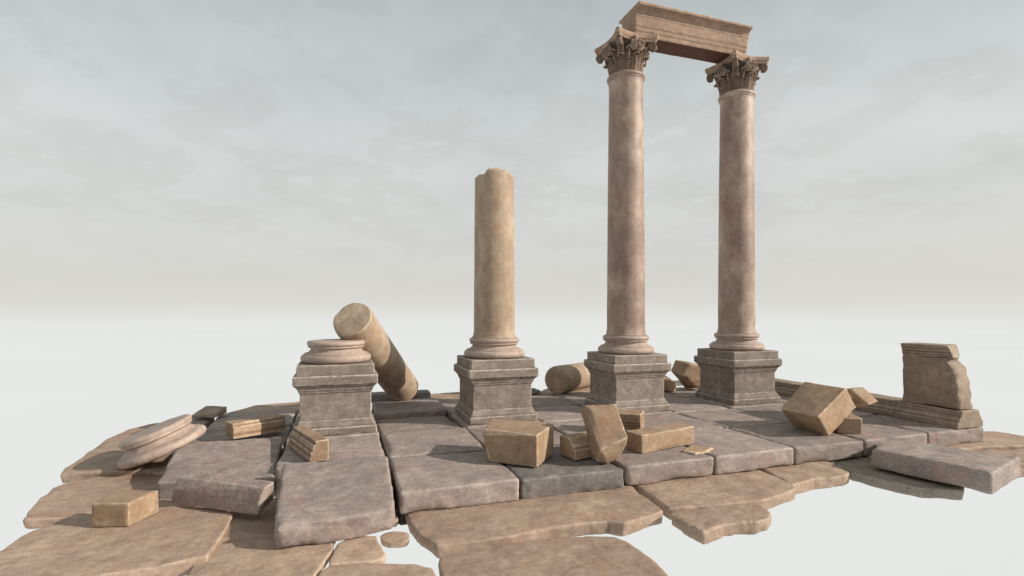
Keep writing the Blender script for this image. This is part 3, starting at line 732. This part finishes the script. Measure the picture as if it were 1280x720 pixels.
# ------------------------------------------------------------------ tumbled blocks
BG = 'tumbled ochre masonry blocks'
kwb = dict(voxel=.010, bevel=.007, amp=.005, chip=.014, chipw=.03, freq=3.2, sm=1)
def block(pts, label, mat='block', name='stone_block', cat='stone block', group=BG, **k):
    kw = dict(kwb); kw.update(k); return place(name, hull([V3(p) for p in pts]), mat, label, cat, group, **kw)
e = .003
# chunky pale block, front centre
block([(1.60, 5.50, e), (2.02, 5.15, e), (2.40, 5.58, e), (1.95, 5.95, e), (1.57, 5.60, e),
       (1.52, 5.60, .30), (1.56, 5.66, .35), (1.78, 6.08, .36), (2.02, 5.15, .355), (2.42, 5.60, .36), (2.3, 5.8, .36)], 'chunky pale ochre block with uneven broken top, left of the upright leaning block')
# moulded small fragment behind the leaning block
MF = [(0, 0), (.30, 0), (.30, .11), (.27, .125), (.265, .15), (.235, .17), (.205, .20), (.19, .225), (0, .225)]
def moulded(prof, o, along, across, L, label, mat='block', tilt=None, **k):
    bm = extrude_profile(prof, o, along, across, L)
    if tilt: bmesh.ops.rotate(bm, cent=V3(o), matrix=Matrix.Rotation(tilt[0], 3, V3(tilt[1])), verts=bm.verts)
    kw = dict(kwb); kw.update(voxel=.0075, bevel=.002, amp=.003, chip=.008, ang=25, sm=0); kw.update(k)
    return place('moulding_fragment', bm, mat, label, 'moulding fragment', 'moulded fragments lying on the floor', **kw)
moulded(MF, (2.46, 5.55, e), (.97, .2, 0), (.2, -.97, 0), .55, 'small moulded fragment tucked between the chunky block and the upright leaning block')
# upright leaning block
pts = [VW(*p) for p in [(.832, 5.85, .625), (1.196, 5.90, .624), (1.273, 5.62, .304), (.954, 5.55, .182), (.80, 6.10, .53), (1.17, 6.15, .53), (1.25, 5.90, .15), (.90, 5.82, .06),
                        (.94, 5.68, .02), (1.052, 5.66, .004), (1.175, 5.70, .035), (1.262, 5.66, .21), (1.10, 5.80, .006), (1.0, 5.565, .12)]]
block(pts, 'upright ochre block leaning left on its broken rough lower end, front centre', chip=.03, ang=38)
# moulded long fragment behind brick
MF2 = [(0, 0), (.34, 0), (.34, .28), (.0, .28), (0, .17), (.03, .155), (.03, .125), (.06, .11), (.06, .07), (.02, .06)]
moulded(MF2, (3.86, 6.02, e), (-.74, .67, 0), (.67, .74, 0), .62, 'moulded fragment with grooved side behind the upright leaning block', voxel=.009)
# brick block
block(box_pts((3.38, 5.235, e), (.90, .20, 0), (-.06, .26, 0), (0, 0, .225)), 'long brick-shaped ochre block lying right of the upright leaning block')
# chip
block([(3.88, 5.19, .004), (4.16, 5.33, .004), (4.37, 5.17, .004), (4.14, 5.03, .004), (3.96, 5.01, .004), (3.90, 5.17, .022), (4.15, 5.29, .03), (4.33, 5.17, .02), (4.14, 5.05, .026), (3.98, 5.03, .022)],
      'thin flat ochre flake lying on the front slabs', name='stone_flake', cat='stone flake', group=None, voxel=.006, bevel=0, chip=.006, amp=.003)
# big tumbled block on the right
block([VW(*p) for p in [(4.27, 6.89, .004), (4.08, 7.45, .004), (4.04, 6.75, .297), (3.83, 7.30, .30), (4.64, 7.10, .624), (4.37, 7.65, .640), (4.87, 7.24, .327), (4.68, 7.80, .33)]],
      'big tumbled ochre block balanced on its edge near the right end of the floor')
# small block supporting it
block(box_pts((6.79, 5.12, e), (.30, .42, 0), (-.26, .16, 0), (0, 0, .215)), 'small squared block behind the right end of the big tumbled block')
block([VW(*p) for p in [(4.90, 7.40, .56), (5.12, 7.45, .585), (5.19, 7.42, .53), (5.25, 7.30, .40), (5.04, 7.22, .37), (4.95, 7.8, .50), (5.2, 7.8, .45), (4.98, 7.5, .30), (5.1, 7.7, .22)]], 'pale broken chunk wedged behind the top of the big tumbled block', mat='block', chip=.04)
# rear pair between the tall columns
block([(6.30, 9.15, e), (6.62, 9.02, e), (6.66, 9.3, e), (6.2, 9.4, e), (6.30, 9.12, .30), (6.60, 9.05, .24), (6.74, 9.1, .16), (6.55, 9.35, .34), (6.2, 9.4, .32)], 'broken dark fronted block on the rear floor between the tall columns', voxel=.014, chip=.035)
block([V3(p) + V3((0, 0, 0)) for p in [(6.78, 8.95, .34), (7.20, 8.98, .05), (7.42, 8.95, .12), (6.92, 8.93, .60), (7.18, 8.93, .56), (7.30, 8.94, .40),
       (6.70, 9.30, .40), (7.12, 9.36, .004), (7.38, 9.36, .05), (6.84, 9.32, .64), (7.14, 9.34, .60), (7.32, 9.34, .4)]], 'tilted broken block propped on another behind the right tall column pedestal', voxel=.014, chip=.04)
# left pieces
block([(-2.07, 5.42, -.20), (-1.745, 5.305, -.20), (-1.60, 5.62, -.20), (-1.92, 5.74, -.20), (-2.07, 5.42, .015), (-1.745, 5.305, .02), (-1.60, 5.62, .02), (-1.92, 5.74, .02)],
      'small brown brick block alone on the broad tan flagstone at left', bevel=.016)
MF3 = [(0, 0), (.20, 0), (.20, .235), (.055, .235), (.055, .20), (.035, .185), (.02, .15), (.022, .13), (.0, .11), (.0, .06), (-.012, .05), (-.012, 0)]
moulded(MF3, (-.305, 6.10, .004), (-.33, .94, 0), (.94, .33, 0), .90, 'ochre moulded fragment pointing at the viewer in front of the column stump', mat='block')
MF4 = [(0, 0), (.265, 0), (.27, .20), (.03, .205), (.02, .165), (.0, .155), (-.005, .08), (.006, .05)]
moulded(MF4, (-1.33, 7.56, .0), (.86, .50, 0), (-.50, .86, 0), .70, 'half shaded moulded fragment lying left of the stump pedestal', mat='block')
block([(-2.25, 9.3, e), (-1.85, 9.15, e), (-1.75, 9.5, e), (-2.1, 9.65, e), (-2.25, 9.3, .03), (-1.85, 9.15, .09), (-1.75, 9.5, .13), (-2.1, 9.65, .13)], 'thin grey slab piece lying at the far left rear edge', mat='wallst', name='stone_block')
# dark rounded beam stone
pp = [G(212.8, 629.6, -.19), G(321, 645, -.19), G(216, 610, -.03), G(324, 625, -.045), G(218.8, 602, .02), G(326, 617, .01), G(225, 596, .065), G(331, 610, .06), G(242, 587, .10), G(342.9, 602, .095)]
pp += [V3((-1.36, 5.95, -.10)), V3((-.60, 5.40, -.12))]
block(pp, 'brown rounded beam stone lying before the tilted mauve slab at left', mat='slab_rose', name='beam_stone', cat='beam stone', group=None, bevel=.02, ang=12)

for o in COL.objects:
    if o.get('category'): o['kind'] = 'thing'

# ------------------------------------------------------------------ camera
cam = bpy.data.cameras.new('camera'); co = bpy.data.objects.new('camera', cam); COL.objects.link(co)
co.location = (0, 0, EYE); co.rotation_euler = (R(90), 0, YAW)
cam.sensor_width = 36; cam.lens = 18.0; cam.shift_y = 28 / 1280; cam.clip_end = 20000; cam.clip_start = .05
scene.camera = co
scene.view_settings.view_transform = 'Standard'; scene.view_settings.look = 'None'; scene.view_settings.exposure = 0
scene.render.resolution_x = 1024; scene.render.resolution_y = 576
